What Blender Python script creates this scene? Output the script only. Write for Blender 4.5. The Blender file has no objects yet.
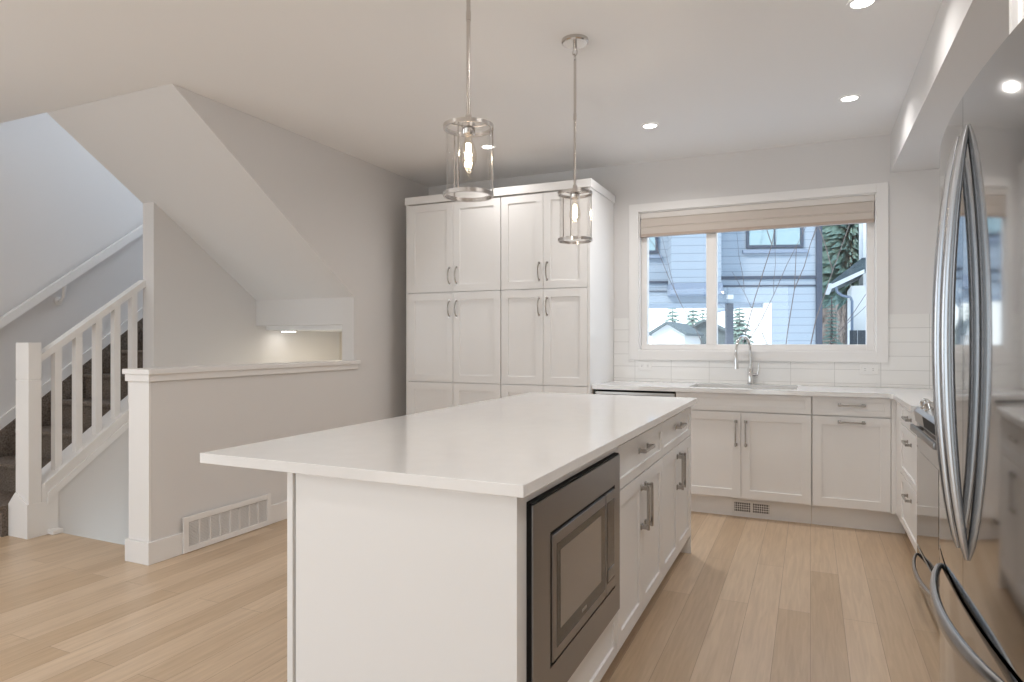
import bpy, bmesh, math, random
from mathutils import Vector, Matrix, Euler

scene = bpy.context.scene
COL = scene.collection
PI = math.pi

# ------------------------------------------------------------------ camera
cam_data = bpy.data.cameras.new('camera')
cam = bpy.data.objects.new('camera', cam_data)
COL.objects.link(cam)
cam.location = (0.0, 0.0, 1.25)
cam.rotation_euler = (PI / 2, 0.0, math.radians(24.52))
cam_data.sensor_width = 36.0
cam_data.lens = 36.0 * 654.0 / 1024.0
cam_data.clip_start = 0.02
cam_data.clip_end = 200
scene.camera = cam

# ------------------------------------------------------------------ exposure
vs = scene.view_settings
scene.display_settings.display_device = 'sRGB'
vs.view_transform = 'Standard'
vs.look = 'None'
vs.gamma = 1.0
vs.use_curve_mapping = False
vs.exposure = -0.10
scene.cycles.use_denoising = True
scene.cycles.max_bounces = 14
scene.cycles.diffuse_bounces = 8
scene.cycles.glossy_bounces = 6
scene.cycles.transparent_max_bounces = 24
scene.cycles.sample_clamp_indirect = 6.0

# ------------------------------------------------------------------ sky
world = bpy.data.worlds.new('sky')
scene.world = world
world.use_nodes = True
_nt = world.node_tree
_nt.nodes.clear()
_out = _nt.nodes.new('ShaderNodeOutputWorld')
_bg = _nt.nodes.new('ShaderNodeBackground')
_tc = _nt.nodes.new('ShaderNodeTexCoord')
_sep = _nt.nodes.new('ShaderNodeSeparateXYZ')
_rmp = _nt.nodes.new('ShaderNodeValToRGB')
_rmp.color_ramp.elements[0].position = 0.0
_rmp.color_ramp.elements[0].color = (0.86, 0.95, 1.0, 1)
_rmp.color_ramp.elements[1].position = 0.7
_rmp.color_ramp.elements[1].color = (0.50, 0.72, 1.0, 1)
_nt.links.new(_tc.outputs['Generated'], _sep.inputs[0])
_nt.links.new(_sep.outputs['Z'], _rmp.inputs[0])
_nt.links.new(_rmp.outputs[0], _bg.inputs['Color'])
_bg.inputs['Strength'].default_value = 2.4
_nt.links.new(_bg.outputs[0], _out.inputs[0])


def light(name, kind, loc, rot, energy, color, size=None, size_y=None, spread=None, shape=None):
    d = bpy.data.lights.new(name, kind)
    d.energy = energy
    d.color = color
    if kind == 'AREA':
        d.shape = shape or ('RECTANGLE' if size_y else 'SQUARE')
        d.size = size
        if size_y:
            d.size_y = size_y
        if spread is not None:
            d.spread = spread
    elif kind == 'SUN':
        d.angle = size
    elif kind == 'SPOT':
        d.spot_size = spread
        d.spot_blend = 0.6
        d.shadow_soft_size = size
    else:
        d.shadow_soft_size = size
    o = bpy.data.objects.new(name, d)
    COL.objects.link(o)
    o.location = loc
    o.rotation_euler = rot
    return o


# soft winter sun on the houses across (comes from behind our house, high)
light('sun', 'SUN', (0, -5, 12), (math.radians(48), 0, math.radians(-28)), 4.2, (1.0, 0.95, 0.86), size=math.radians(8))
# daylight through the living-room patio doors behind the camera
light('daylight_patio_doors', 'AREA', (-2.3, -3.06, 1.25), (math.radians(90), 0, math.radians(180)), 235, (0.87, 0.935, 1.0), 3.6, 2.2)
# fill lamp added left of the camera; the wall there has no window
light('daylight_side_window', 'AREA', (-5.46, -0.4, 1.5), (math.radians(90), 0, math.radians(-90)), 45, (0.86, 0.93, 1.0), 2.6, 1.6)
# daylight through the upper-floor window over the stairs
light('daylight_stairwell_window', 'AREA', (-4.5, 5.40, 4.1), (math.radians(-90), 0, 0), 40, (0.80, 0.89, 1.0), 1.6, 1.2)


# ------------------------------------------------------------------ materials
def mat(name, color, rough=0.5, metal=0.0, spec=0.5, noise=None, bump=None, coat=0.0):
    """noise=(scale, amount) varies the colour a little; bump=(scale, strength)."""
    m = bpy.data.materials.new(name)
    m.use_nodes = True
    nt = m.node_tree
    b = nt.nodes['Principled BSDF']
    b.inputs['Base Color'].default_value = (*color, 1)
    b.inputs['Roughness'].default_value = rough
    b.inputs['Metallic'].default_value = metal
    b.inputs['Specular IOR Level'].default_value = spec
    b.inputs['Coat Weight'].default_value = coat
    tc = nt.nodes.new('ShaderNodeTexCoord')
    if noise:
        n = nt.nodes.new('ShaderNodeTexNoise')
        n.inputs['Scale'].default_value = noise[0]
        n.inputs['Detail'].default_value = 4
        r = nt.nodes.new('ShaderNodeValToRGB')
        a = noise[1]
        r.color_ramp.elements[0].position = 0.3
        r.color_ramp.elements[1].position = 0.7
        r.color_ramp.elements[0].color = (*[c * (1 - a) for c in color], 1)
        r.color_ramp.elements[1].color = (*[min(1, c * (1 + a)) for c in color], 1)
        nt.links.new(tc.outputs['Object'], n.inputs['Vector'])
        nt.links.new(n.outputs['Fac'], r.inputs[0])
        nt.links.new(r.outputs[0], b.inputs['Base Color'])
    if bump:
        n2 = nt.nodes.new('ShaderNodeTexNoise')
        n2.inputs['Scale'].default_value = bump[0]
        n2.inputs['Detail'].default_value = 3
        bp = nt.nodes.new('ShaderNodeBump')
        bp.inputs['Strength'].default_value = bump[1]
        bp.inputs['Distance'].default_value = 0.002
        nt.links.new(tc.outputs['Object'], n2.inputs['Vector'])
        nt.links.new(n2.outputs['Fac'], bp.inputs['Height'])
        nt.links.new(bp.outputs[0], b.inputs['Normal'])
    return m


def emit_mat(name, color, strength):
    m = bpy.data.materials.new(name)
    m.use_nodes = True
    b = m.node_tree.nodes['Principled BSDF']
    b.inputs['Base Color'].default_value = (*color, 1)
    b.inputs['Emission Color'].default_value = (*color, 1)
    b.inputs['Emission Strength'].default_value = strength
    return m


def glass_mat(name, tint=(1, 1, 1), base=0.04, edge=0.6, rough=0.0):
    """thin clear glass: see-through with a mirror share that grows at glancing angles"""
    m = bpy.data.materials.new(name)
    m.use_nodes = True
    nt = m.node_tree
    nt.nodes.clear()
    o = nt.nodes.new('ShaderNodeOutputMaterial')
    mix = nt.nodes.new('ShaderNodeMixShader')
    t = nt.nodes.new('ShaderNodeBsdfTransparent')
    g = nt.nodes.new('ShaderNodeBsdfGlossy')
    lw = nt.nodes.new('ShaderNodeLayerWeight')
    mr = nt.nodes.new('ShaderNodeMapRange')
    pw = nt.nodes.new('ShaderNodeMath')
    pw.operation = 'POWER'
    pw.inputs[1].default_value = 3.0
    lw.inputs['Blend'].default_value = 0.5
    t.inputs['Color'].default_value = (*tint, 1)
    g.inputs['Roughness'].default_value = rough
    mr.inputs['To Min'].default_value = base
    mr.inputs['To Max'].default_value = edge
    nt.links.new(lw.outputs['Facing'], pw.inputs[0])
    nt.links.new(pw.outputs[0], mr.inputs['Value'])
    nt.links.new(mr.outputs[0], mix.inputs[0])
    nt.links.new(t.outputs[0], mix.inputs[1])
    nt.links.new(g.outputs[0], mix.inputs[2])
    nt.links.new(mix.outputs[0], o.inputs[0])
    return m


def floor_mat():
    m = bpy.data.materials.new('oak_planks')
    m.use_nodes = True
    nt = m.node_tree
    L = nt.links.new
    b = nt.nodes['Principled BSDF']
    b.inputs['Roughness'].default_value = 0.33
    b.inputs['Specular IOR Level'].default_value = 0.45
    tc = nt.nodes.new('ShaderNodeTexCoord')
    mp = nt.nodes.new('ShaderNodeMapping')
    mp.inputs['Rotation'].default_value = (0, 0, PI / 2)
    L(tc.outputs['Object'], mp.inputs['Vector'])
    br = nt.nodes.new('ShaderNodeTexBrick')
    br.offset = 0.37
    br.inputs['Scale'].default_value = 1.0
    br.inputs['Brick Width'].default_value = 1.65
    br.inputs['Row Height'].default_value = 0.135
    br.inputs['Mortar Size'].default_value = 0.0011
    br.inputs['Mortar Smooth'].default_value = 0.3
    br.inputs['Bias'].default_value = 0.0
    br.inputs['Color1'].default_value = (0.0, 0.0, 0.0, 1)
    br.inputs['Color2'].default_value = (1.0, 1.0, 1.0, 1)
    br.inputs['Mortar'].default_value = (0.5, 0.5, 0.5, 1)
    L(mp.outputs[0], br.inputs['Vector'])
    ramp = nt.nodes.new('ShaderNodeValToRGB')
    e = ramp.color_ramp.elements
    e[0].position = 0.0
    e[0].color = (0.505, 0.368, 0.240, 1)
    e[1].position = 1.0
    e[1].color = (0.620, 0.478, 0.340, 1)
    L(br.outputs['Color'], ramp.inputs[0])
    # grain stretched along the boards
    mp2 = nt.nodes.new('ShaderNodeMapping')
    mp2.inputs['Scale'].default_value = (18, 1.1, 1)
    L(tc.outputs['Object'], mp2.inputs['Vector'])
    nz = nt.nodes.new('ShaderNodeTexNoise')
    nz.inputs['Scale'].default_value = 3.0
    nz.inputs['Detail'].default_value = 6
    nz.inputs['Distortion'].default_value = 0.8
    L(mp2.outputs[0], nz.inputs['Vector'])
    mx = nt.nodes.new('ShaderNodeMix')
    mx.data_type = 'RGBA'
    mx.blend_type = 'MULTIPLY'
    gr = nt.nodes.new('ShaderNodeValToRGB')
    gr.color_ramp.elements[0].position = 0.3
    gr.color_ramp.elements[0].color = (0.84, 0.82, 0.80, 1)
    gr.color_ramp.elements[1].position = 0.7
    gr.color_ramp.elements[1].color = (1.06, 1.06, 1.06, 1)
    L(nz.outputs['Fac'], gr.inputs[0])
    mx.inputs['Factor'].default_value = 0.8
    L(ramp.outputs[0], mx.inputs['A'])
    L(gr.outputs[0], mx.inputs['B'])
    mx2 = nt.nodes.new('ShaderNodeMix')
    mx2.data_type = 'RGBA'
    L(br.outputs['Fac'], mx2.inputs['Factor'])
    L(mx.outputs['Result'], mx2.inputs['A'])
    mx2.inputs['B'].default_value = (0.30, 0.21, 0.14, 1)
    L(mx2.outputs['Result'], b.inputs['Base Color'])
    bp = nt.nodes.new('ShaderNodeBump')
    bp.inputs['Strength'].default_value = 0.25
    bp.inputs['Distance'].default_value = 0.001
    bp.invert = True
    L(br.outputs['Fac'], bp.inputs['Height'])
    L(bp.outputs[0], b.inputs['Normal'])
    return m


def tile_mat():
    m = bpy.data.materials.new('white_tile')
    m.use_nodes = True
    nt = m.node_tree
    L = nt.links.new
    b = nt.nodes['Principled BSDF']
    b.inputs['Roughness'].default_value = 0.16
    tc = nt.nodes.new('ShaderNodeTexCoord')
    sp = nt.nodes.new('ShaderNodeSeparateXYZ')
    cb = nt.nodes.new('ShaderNodeCombineXYZ')
    L(tc.outputs['Object'], sp.inputs[0])
    ax = nt.nodes.new('ShaderNodeMath')
    ax.inputs[1].default_value = 0.136 + 3.0
    az = nt.nodes.new('ShaderNodeMath')
    az.inputs[1].default_value = -0.938 + 1.015
    L(sp.outputs['X'], ax.inputs[0])
    L(sp.outputs['Z'], az.inputs[0])
    L(ax.outputs[0], cb.inputs['X'])
    L(az.outputs[0], cb.inputs['Y'])
    br = nt.nodes.new('ShaderNodeTexBrick')
    br.offset = 0.0
    br.inputs['Scale'].default_value = 1.0
    br.inputs['Brick Width'].default_value = 0.300
    br.inputs['Row Height'].default_value = 0.1015
    br.inputs['Mortar Size'].default_value = 0.0018
    br.inputs['Mortar Smooth'].default_value = 0.2
    br.inputs['Color1'].default_value = (0.80, 0.79, 0.77, 1)
    br.inputs['Color2'].default_value = (0.82, 0.81, 0.79, 1)
    br.inputs['Mortar'].default_value = (0.56, 0.55, 0.53, 1)
    L(cb.outputs[0], br.inputs['Vector'])
    L(br.outputs['Color'], b.inputs['Base Color'])
    bp = nt.nodes.new('ShaderNodeBump')
    bp.inputs['Strength'].default_value = 0.5
    bp.inputs['Distance'].default_value = 0.002
    bp.invert = True
    L(br.outputs['Fac'], bp.inputs['Height'])
    L(bp.outputs[0], b.inputs['Normal'])
    return m


def siding_mat(name, color, lap):
    """lap siding: courses along local z"""
    m = bpy.data.materials.new(name)
    m.use_nodes = True
    nt = m.node_tree
    L = nt.links.new
    b = nt.nodes['Principled BSDF']
    b.inputs['Roughness'].default_value = 0.7
    tc = nt.nodes.new('ShaderNodeTexCoord')
    sp = nt.nodes.new('ShaderNodeSeparateXYZ')
    L(tc.outputs['Object'], sp.inputs[0])
    dv = nt.nodes.new('ShaderNodeMath')
    dv.operation = 'DIVIDE'
    dv.inputs[1].default_value = lap
    L(sp.outputs['Z'], dv.inputs[0])
    fr = nt.nodes.new('ShaderNodeMath')
    fr.operation = 'FRACT'
    L(dv.outputs[0], fr.inputs[0])
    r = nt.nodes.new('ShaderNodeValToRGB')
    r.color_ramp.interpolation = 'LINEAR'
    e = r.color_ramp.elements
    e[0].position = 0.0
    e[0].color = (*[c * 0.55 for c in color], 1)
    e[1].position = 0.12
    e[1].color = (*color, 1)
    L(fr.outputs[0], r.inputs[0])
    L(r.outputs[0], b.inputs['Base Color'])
    bp = nt.nodes.new('ShaderNodeBump')
    bp.inputs['Strength'].default_value = 0.6
    bp.inputs['Distance'].default_value = 0.01
    L(fr.outputs[0], bp.inputs['Height'])
    L(bp.outputs[0], b.inputs['Normal'])
    return m


M = {}
M['wall'] = mat('wall_paint', (0.715, 0.700, 0.690), 0.75, spec=0.25, bump=(220, 0.05))
M['ceil'] = mat('ceiling_paint', (0.840, 0.832, 0.826), 0.85, spec=0.2, bump=(160, 0.08))
M['trim'] = mat('trim_paint', (0.81, 0.795, 0.78), 0.42, spec=0.4)
M['cab'] = mat('cabinet_lacquer', (0.83, 0.82, 0.81), 0.36, spec=0.45)
M['quartz'] = mat('white_quartz', (0.82, 0.812, 0.805), 0.06, spec=0.9, noise=(14, 0.012))
M['oak'] = floor_mat()
M['tile'] = tile_mat()
M['nickel'] = mat('brushed_nickel', (0.46, 0.435, 0.41), 0.25, 1.0)
M['lamp_nickel'] = mat('lamp_nickel', (0.62, 0.59, 0.565), 0.16, 1.0)
M['chrome'] = mat('polished_chrome', (0.72, 0.71, 0.70), 0.08, 1.0)
M['steel'] = mat('brushed_steel', (0.52, 0.50, 0.485), 0.30, 1.0)
M['steel_dark'] = mat('dark_steel', (0.31, 0.305, 0.305), 0.33, 1.0)
M['fridge'] = mat('fridge_steel', (0.40, 0.39, 0.38), 0.07, 1.0)
M['handle'] = mat('handle_steel', (0.46, 0.475, 0.50), 0.26, 1.0)
M['sink'] = mat('sink_steel', (0.50, 0.49, 0.47), 0.35, 1.0)
M['black'] = mat('black_plastic', (0.010, 0.009, 0.009), 0.5, spec=0.15)
M['blackglass'] = mat('black_glass', (0.015, 0.014, 0.014), 0.04, spec=0.7)
M['ovenglass'] = mat('range_window_glass', (0.40, 0.39, 0.38), 0.04, 1.0)
M['mwdark'] = mat('smoked_glass', (0.045, 0.040, 0.036), 0.2, spec=0.4)
M['mwglass'] = mat('oven_window_glass', (0.23, 0.20, 0.175), 0.10, spec=0.8)
M['gap'] = mat('dark_gap', (0.06, 0.055, 0.05), 0.8)
M['carpet'] = mat('stair_carpet', (0.165, 0.135, 0.112), 0.95, spec=0.1, noise=(90, 0.45), bump=(260, 0.8))
M['glass'] = glass_mat('clear_glass')
M['shade_glass'] = glass_mat('shade_glass', tint=(0.995, 0.99, 0.985), base=0.025, edge=0.35)
M['bulb_glass'] = glass_mat('bulb_glass', tint=(1.0, 0.97, 0.92), base=0.05, edge=0.5)
M['filament'] = emit_mat('filament', (1.0, 0.86, 0.66), 38)
M['lamp'] = emit_mat('lamp_lens', (1.0, 0.97, 0.92), 9)
M['blind'] = mat('blind_fabric', (0.56, 0.50, 0.45), 0.85, spec=0.1)
M['vinyl'] = mat('white_vinyl', (0.82, 0.80, 0.78), 0.35)
M['white_plastic'] = mat('white_plastic', (0.80, 0.79, 0.77), 0.35)
M['grille'] = mat('grille_enamel', (0.74, 0.73, 0.72), 0.4)
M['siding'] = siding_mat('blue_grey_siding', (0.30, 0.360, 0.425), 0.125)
M['siding_light'] = siding_mat('pale_siding', (0.70, 0.72, 0.72), 0.14)
M['ext_trim'] = mat('grey_house_trim', (0.20, 0.25, 0.33), 0.6)
M['ext_dark'] = mat('dark_house_trim', (0.045, 0.06, 0.09), 0.6)
M['ext_white'] = mat('white_stucco', (0.80, 0.80, 0.78), 0.8)
M['roof'] = mat('grey_shingle', (0.09, 0.12, 0.13), 0.9, noise=(12, 0.3))
M['ext_glass'] = mat('house_window_glass', (0.30, 0.42, 0.46), 0.03, spec=1.0, metal=0.6)
M['snow'] = mat('snowy_ground', (0.78, 0.80, 0.82), 0.9, noise=(2, 0.1))
M['bark'] = mat('bark', (0.12, 0.10, 0.095), 0.9)
M['conifer'] = mat('conifer_needles', (0.20, 0.30, 0.26), 0.9, noise=(6, 0.4))
M['scrub'] = mat('bare_scrub', (0.26, 0.225, 0.205), 0.95, noise=(20, 0.4))
M['fence'] = mat('dark_fence', (0.05, 0.06, 0.07), 0.8)


# ------------------------------------------------------------------ mesh building
class MB:
    def __init__(self):
        self.bm = bmesh.new()

    def box(self, x0, x1, y0, y1, z0, z1, bevel=0.0, seg=2):
        if x0 > x1: x0, x1 = x1, x0
        if y0 > y1: y0, y1 = y1, y0
        if z0 > z1: z0, z1 = z1, z0
        bm = self.bm
        v = [bm.verts.new(p) for p in ((x0, y0, z0), (x1, y0, z0), (x1, y1, z0), (x0, y1, z0),
                                       (x0, y0, z1), (x1, y0, z1), (x1, y1, z1), (x0, y1, z1))]
        fs = [bm.faces.new([v[i] for i in q]) for q in
              ((0, 3, 2, 1), (4, 5, 6, 7), (0, 1, 5, 4), (1, 2, 6, 5), (2, 3, 7, 6), (3, 0, 4, 7))]
        if bevel > 0:
            es = list({e for f in fs for e in f.edges})
            bmesh.ops.bevel(bm, geom=es, offset=bevel, offset_type='OFFSET', segments=seg, profile=0.5, affect='EDGES')
        return self

    def frame(self, axis, u0, u1, z0, z1, wu, wz, d0, d1, bevel=0.0):
        """rectangular frame of four butted pieces; axis is the thin direction"""
        wb, wt = wz if isinstance(wz, tuple) else (wz, wz)
        wl, wr = wu if isinstance(wu, tuple) else (wu, wu)
        for (a, b, c, d) in ((u0, u0 + wl, z0, z1), (u1 - wr, u1, z0, z1), (u0 + wl, u1 - wr, z0, z0 + wb), (u0 + wl, u1 - wr, z1 - wt, z1)):
            if axis == 'y':
                self.box(a, b, d0, d1, c, d, bevel)
            else:
                self.box(d0, d1, a, b, c, d, bevel)
        return self

    def prism(self, poly, axis, a, b):
        """poly in the two other axes (in xyz order), extruded along axis from a to b"""
        bm = self.bm

        def p(u, w, t):
            return {'x': (t, u, w), 'y': (u, t, w), 'z': (u, w, t)}[axis]
        A = [bm.verts.new(p(u, w, a)) for u, w in poly]
        B = [bm.verts.new(p(u, w, b)) for u, w in poly]
        n = len(poly)
        fs = [bm.faces.new(A), bm.faces.new(B[::-1])]
        for i in range(n):
            fs.append(bm.faces.new((A[i], B[i], B[(i + 1) % n], A[(i + 1) % n])))
        bmesh.ops.recalc_face_normals(bm, faces=fs)
        return self

    def lathe(self, prof, center=(0, 0, 0), seg=32, axis='z', cap=False):
        bm = self.bm
        cx, cy, cz = center
        rings = []
        for r, h in prof:
            ring = []
            for k in range(seg):
                a = 2 * PI * k / seg
                c, s = r * math.cos(a), r * math.sin(a)
                q = {'z': (c, s, h), 'y': (c, h, s), 'x': (h, c, s)}[axis]
                ring.append(bm.verts.new((cx + q[0], cy + q[1], cz + q[2])))
            rings.append(ring)
        fs = []
        for i in range(len(rings) - 1):
            for k in range(seg):
                fs.append(bm.faces.new((rings[i][k], rings[i][(k + 1) % seg], rings[i + 1][(k + 1) % seg], rings[i + 1][k])))
        if cap:
            fs.append(bm.faces.new(rings[0][::-1]))
            fs.append(bm.faces.new(rings[-1]))
        bmesh.ops.recalc_face_normals(bm, faces=fs)
        return self

    def cyl(self, p0, p1, r0, r1=None, seg=16):
        return self.tube([p0, p1], [r0, r0 if r1 is None else r1], seg)

    def tube(self, pts, rad, seg=12, flat=None):
        """swept round section; rad one number or a list; flat=(unit vector, factor) squashes the section along a vector"""
        bm = self.bm
        pts = [Vector(p) for p in pts]
        n = len(pts)
        if not isinstance(rad, (list, tuple)):
            rad = [rad] * n
        rings = []
        prev = None
        for i, p in enumerate(pts):
            d = (pts[min(i + 1, n - 1)] - pts[max(i - 1, 0)]).normalized()
            if prev is None:
                up = Vector((0, 0, 1)) if abs(d.z) < 0.9 else Vector((1, 0, 0))
                a = d.cross(up).normalized()
            else:
                a = (prev - d * prev.dot(d)).normalized()
            prev = a
            b = d.cross(a)
            ring = []
            for k in range(seg):
                t = 2 * PI * k / seg
                o = (a * math.cos(t) + b * math.sin(t)) * rad[i]
                if flat:
                    fv = Vector(flat[0])
                    o = o - fv * o.dot(fv) * (1 - flat[1])
                ring.append(bm.verts.new(p + o))
            rings.append(ring)
        fs = []
        for i in range(n - 1):
            for k in range(seg):
                fs.append(bm.faces.new((rings[i][k], rings[i][(k + 1) % seg], rings[i + 1][(k + 1) % seg], rings[i + 1][k])))
        fs.append(bm.faces.new(rings[0][::-1]))
        fs.append(bm.faces.new(rings[-1]))
        bmesh.ops.recalc_face_normals(bm, faces=fs)
        return self

    def poly(self, pts):
        self.bm.faces.new([self.bm.verts.new(p) for p in pts])
        return self

    def build(self, name, material, parent=None, smooth=False, world=True):
        off = Vector((0, 0, 0))
        if world:
            o = parent
            while o is not None:
                off = off + o.location
                o = o.parent
        if off.length > 0:
            bmesh.ops.translate(self.bm, verts=self.bm.verts[:], vec=-off)
        me = bpy.data.meshes.new(name)
        self.bm.to_mesh(me)
        self.bm.free()
        if smooth:
            try:
                me.shade_smooth()
                me.set_sharp_from_angle(angle=math.radians(38))
            except Exception:
                pass
        me.materials.append(material)
        ob = bpy.data.objects.new(name, me)
        COL.objects.link(ob)
        if parent is not None:
            ob.parent = parent
        return ob


def thing(name, label, cat, loc=(0, 0, 0), group=None):
    o = bpy.data.objects.new(name, None)
    o.empty_display_size = 0.1
    COL.objects.link(o)
    o.location = loc
    o['label'] = label
    o['category'] = cat
    if group:
        o['group'] = group
    return o


def tag(o, label, cat, group=None, kind=None):
    o['label'] = label
    o['category'] = cat
    if group:
        o['group'] = group
    if kind:
        o['kind'] = kind
    return o


def struct(o, label=None):
    o['kind'] = 'structure'
    if label:
        o['label'] = label
        o['category'] = label_cat(o.name)
    return o


def label_cat(n):
    return n.split('.')[0].split('_')[0]


class Face:
    """a cabinet face: u runs along the face, d goes into the cabinet from the front plane"""
    def __init__(self, side, plane):
        self.side, self.plane = side, plane

    def box(self, mb, u0, u1, d0, d1, z0, z1, bevel=0.0):
        p = self.plane
        if self.side == '-y':
            mb.box(u0, u1, p + d0, p + d1, z0, z1, bevel)
        elif self.side == '+x':
            mb.box(p - d1, p - d0, u0, u1, z0, z1, bevel)
        elif self.side == '-x':
            mb.box(p + d0, p + d1, u0, u1, z0, z1, bevel)
        return mb

    def pt(self, u, d, z):
        p = self.plane
        return {'-y': (u, p + d, z), '+x': (p - d, u, z), '-x': (p + d, u, z)}[self.side]

    def shaker(self, u0, u1, z0, z1, st=0.058, th=0.019, rec=0.009):
        mb = MB()
        b = 0.0015
        self.box(mb, u0, u0 + st, 0, th, z0, z1, b)
        self.box(mb, u1 - st, u1, 0, th, z0, z1, b)
        self.box(mb, u0 + st - 0.002, u1 - st + 0.002, 0, th, z0, z0 + st, b)
        self.box(mb, u0 + st - 0.002, u1 - st + 0.002, 0, th, z1 - st, z1, b)
        self.box(mb, u0 + st - 0.004, u1 - st + 0.004, rec, th - 0.001, z0 + st - 0.004, z1 - st + 0.004)
        return mb

    def slab(self, u0, u1, z0, z1, th=0.019):
        return self.box(MB(), u0, u1, 0, th, z0, z1, 0.0015)

    def pull(self, u, z, length, vertical=True, proj=0.032, w=0.011):
        """square bar pull on two square posts"""
        mb = MB()
        h = length / 2
        if vertical:
            self.box(mb, u - w / 2, u + w / 2, -proj, -proj + w * 0.8, z - h, z + h, 0.0015)
            for s in (-1, 1):
                zz = z + s * (h - 0.012)
                self.box(mb, u - w * 0.62, u + w * 0.62, -proj + 0.002, 0, zz - w * 0.62, zz + w * 0.62, 0.001)
                self.box(mb, u - w * 0.9, u + w * 0.9, -0.005, 0, zz - w * 0.9, zz + w * 0.9, 0.001)
        else:
            self.box(mb, u - h, u + h, -proj, -proj + w * 0.8, z - w / 2, z + w / 2, 0.0015)
            for s in (-1, 1):
                uu = u + s * (h - 0.012)
                self.box(mb, uu - w * 0.62, uu + w * 0.62, -proj + 0.002, 0, z - w * 0.62, z + w * 0.62, 0.001)
                self.box(mb, uu - w * 0.9, uu + w * 0.9, -0.005, 0, z - w * 0.9, z + w * 0.9, 0.001)
        return mb

    def bow_pull(self, u, z, length, proj=0.03, r=0.0052):
        """arched pull for the tall cabinets"""
        mb = MB()
        h = length / 2
        pts = []
        for k in range(13):
            t = k / 12
            pr = 0.0 if k in (0, 12) else proj * min(1.0, (math.sin(PI * t)) ** 0.45)
            pts.append(self.pt(u, -pr, z - h + length * t))
        mb.tube(pts, r, 8)
        for s in (-1, 1):
            a = self.pt(u, 0, z + s * h)
            c = self.pt(u, -0.004, z + s * h)
            mb.cyl(a, c, 0.010, seg=10)
        return mb


# ================================================================== THE ROOM
XL = -3.36        # left kitchen wall face
YW = 5.42         # window wall face
CEIL = 2.74
XR = 1.13         # right wall face
XS = -5.50        # stair outer wall
YB = -3.0         # rear wall

# floor with the opening of the basement stair
f = MB()
for (a, b, c, d) in ((XS, XR, YB, 2.66), (XS, -4.56, 2.66, 5.6), (-3.535, XR, 2.66, 5.6)):
    f.box(a, b, c, d, -0.2, 0.0)
struct(f.build('floor', M['oak']))
# ceiling: kitchen ceiling stops where the stairwell opens above
c = MB()
c.box(XS - 0.1, XR + 0.1, YB - 0.1, 2.62, CEIL, CEIL + 0.25)
c.box(XL - 0.12, XR + 0.1, 2.62, YW + 0.12, CEIL, CEIL + 0.25)
struct(c.build('ceiling', M['ceil']))
# bulkhead along the right side
struct(MB().box(0.525, XR, YB, YW, 2.46, CEIL - 0.001).build('ceiling_bulkhead', M['wall']))

# window wall with its opening
OX0, OX1, OZ0, OZ1 = -1.305, 0.436, 1.170, 2.325
w = MB()
T = 0.16
w.box(XS - 0.1, OX0, YW, YW + T, -1.5, CEIL + 0.2)
w.box(OX1, XR + 0.2, YW, YW + T, -0.2, CEIL + 0.2)
w.box(OX0, OX1, YW, YW + T, -0.2, OZ0)
w.box(OX0, OX1, YW, YW + T, OZ1, CEIL + 0.2)
struct(w.build('wall_back', M['wall']))

# left kitchen wall: full height beyond the stair, cut on the slope of the upper flight
TL = -0.12
poly = [(2.625, CEIL), (4.285, 1.605), (4.285, -0.2), (YW, -0.2), (YW, CEIL)]
struct(MB().prism(poly, 'x', XL - 0.12, XL).build('wall_left', M['wall']))
# right wall
struct(MB().box(XR, XR + 0.15, YB, YW, 0, CEIL).build('wall_right', M['wall']))
# rear wall with the patio-door opening
w = MB()
w.box(XS, -4.2, YB - 0.15, YB, 0, CEIL)
w.box(-0.4, XR, YB - 0.15, YB, 0, CEIL)
w.box(-4.2, -0.4, YB - 0.15, YB, 2.35, CEIL)
struct(w.build('wall_front', M['wall']))
# stair outer wall, two storeys
struct(MB().box(XS - 0.12, XS, YB, YW + 0.1, -1.6, 5.2).build('wall_stair', M['wall']))
# upper part of the stairwell
w = MB()
w.box(XS, -5.3, YW, YW + T, CEIL + 0.2, 5.2)
w.box(-3.7, XL, YW, YW + T, CEIL + 0.2, 5.2)
w.box(-5.3, -3.7, YW, YW + T, CEIL + 0.2, 3.5)
w.box(-5.3, -3.7, YW, YW + T, 4.7, 5.2)
w.box(XL - 0.12, XL, 2.62, YW, CEIL + 0.25, 5.2)
w.box(XS, XL, 2.50, 2.62, CEIL + 0.25, 5.2)
struct(w.build('wall_upper', M['wall']))
struct(MB().box(XS - 0.1, XL, 2.5, YW + 0.2, 5.2, 5.35).build('ceiling_upper', M['ceil']))

# wall between the two flights, its top following the upper flight
XM0, XM1 = -4.535, -4.417
poly = [(3.30, -1.6), (YW, -1.6), (YW, 1.60), (4.32, 1.60), (3.30, 2.30)]
struct(MB().prism(poly, 'x', XM0, XM1).build('wall_middle', M['wall']))
# sloped underside of the upper flight
poly = [(2.625, CEIL), (4.285, 1.605), (4.285, 1.95), (2.95, CEIL + 0.25), (2.62, CEIL + 0.25)]
struct(MB().prism(poly, 'x', XM0, XL - 0.1201).build('ceiling_soffit', M['wall']))
# header across the basement stair and the landing over it
w = MB()
w.box(XM1, XL - 0.1201, 4.285, 4.40, 1.385, 1.95)
struct(w.build('wall_header', M['wall']))
struct(MB().box(XM1, XL - 0.1201, 4.40, YW, 1.346, 1.5).build('ceiling_landing', M['ceil']))
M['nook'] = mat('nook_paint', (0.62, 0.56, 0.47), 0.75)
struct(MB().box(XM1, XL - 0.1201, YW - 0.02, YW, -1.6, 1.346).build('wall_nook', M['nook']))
struct(MB().box(XM0, XL - 0.12, 2.66, YW, -1.75, -1.6).build('floor_basement', M['carpet']))

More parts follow.
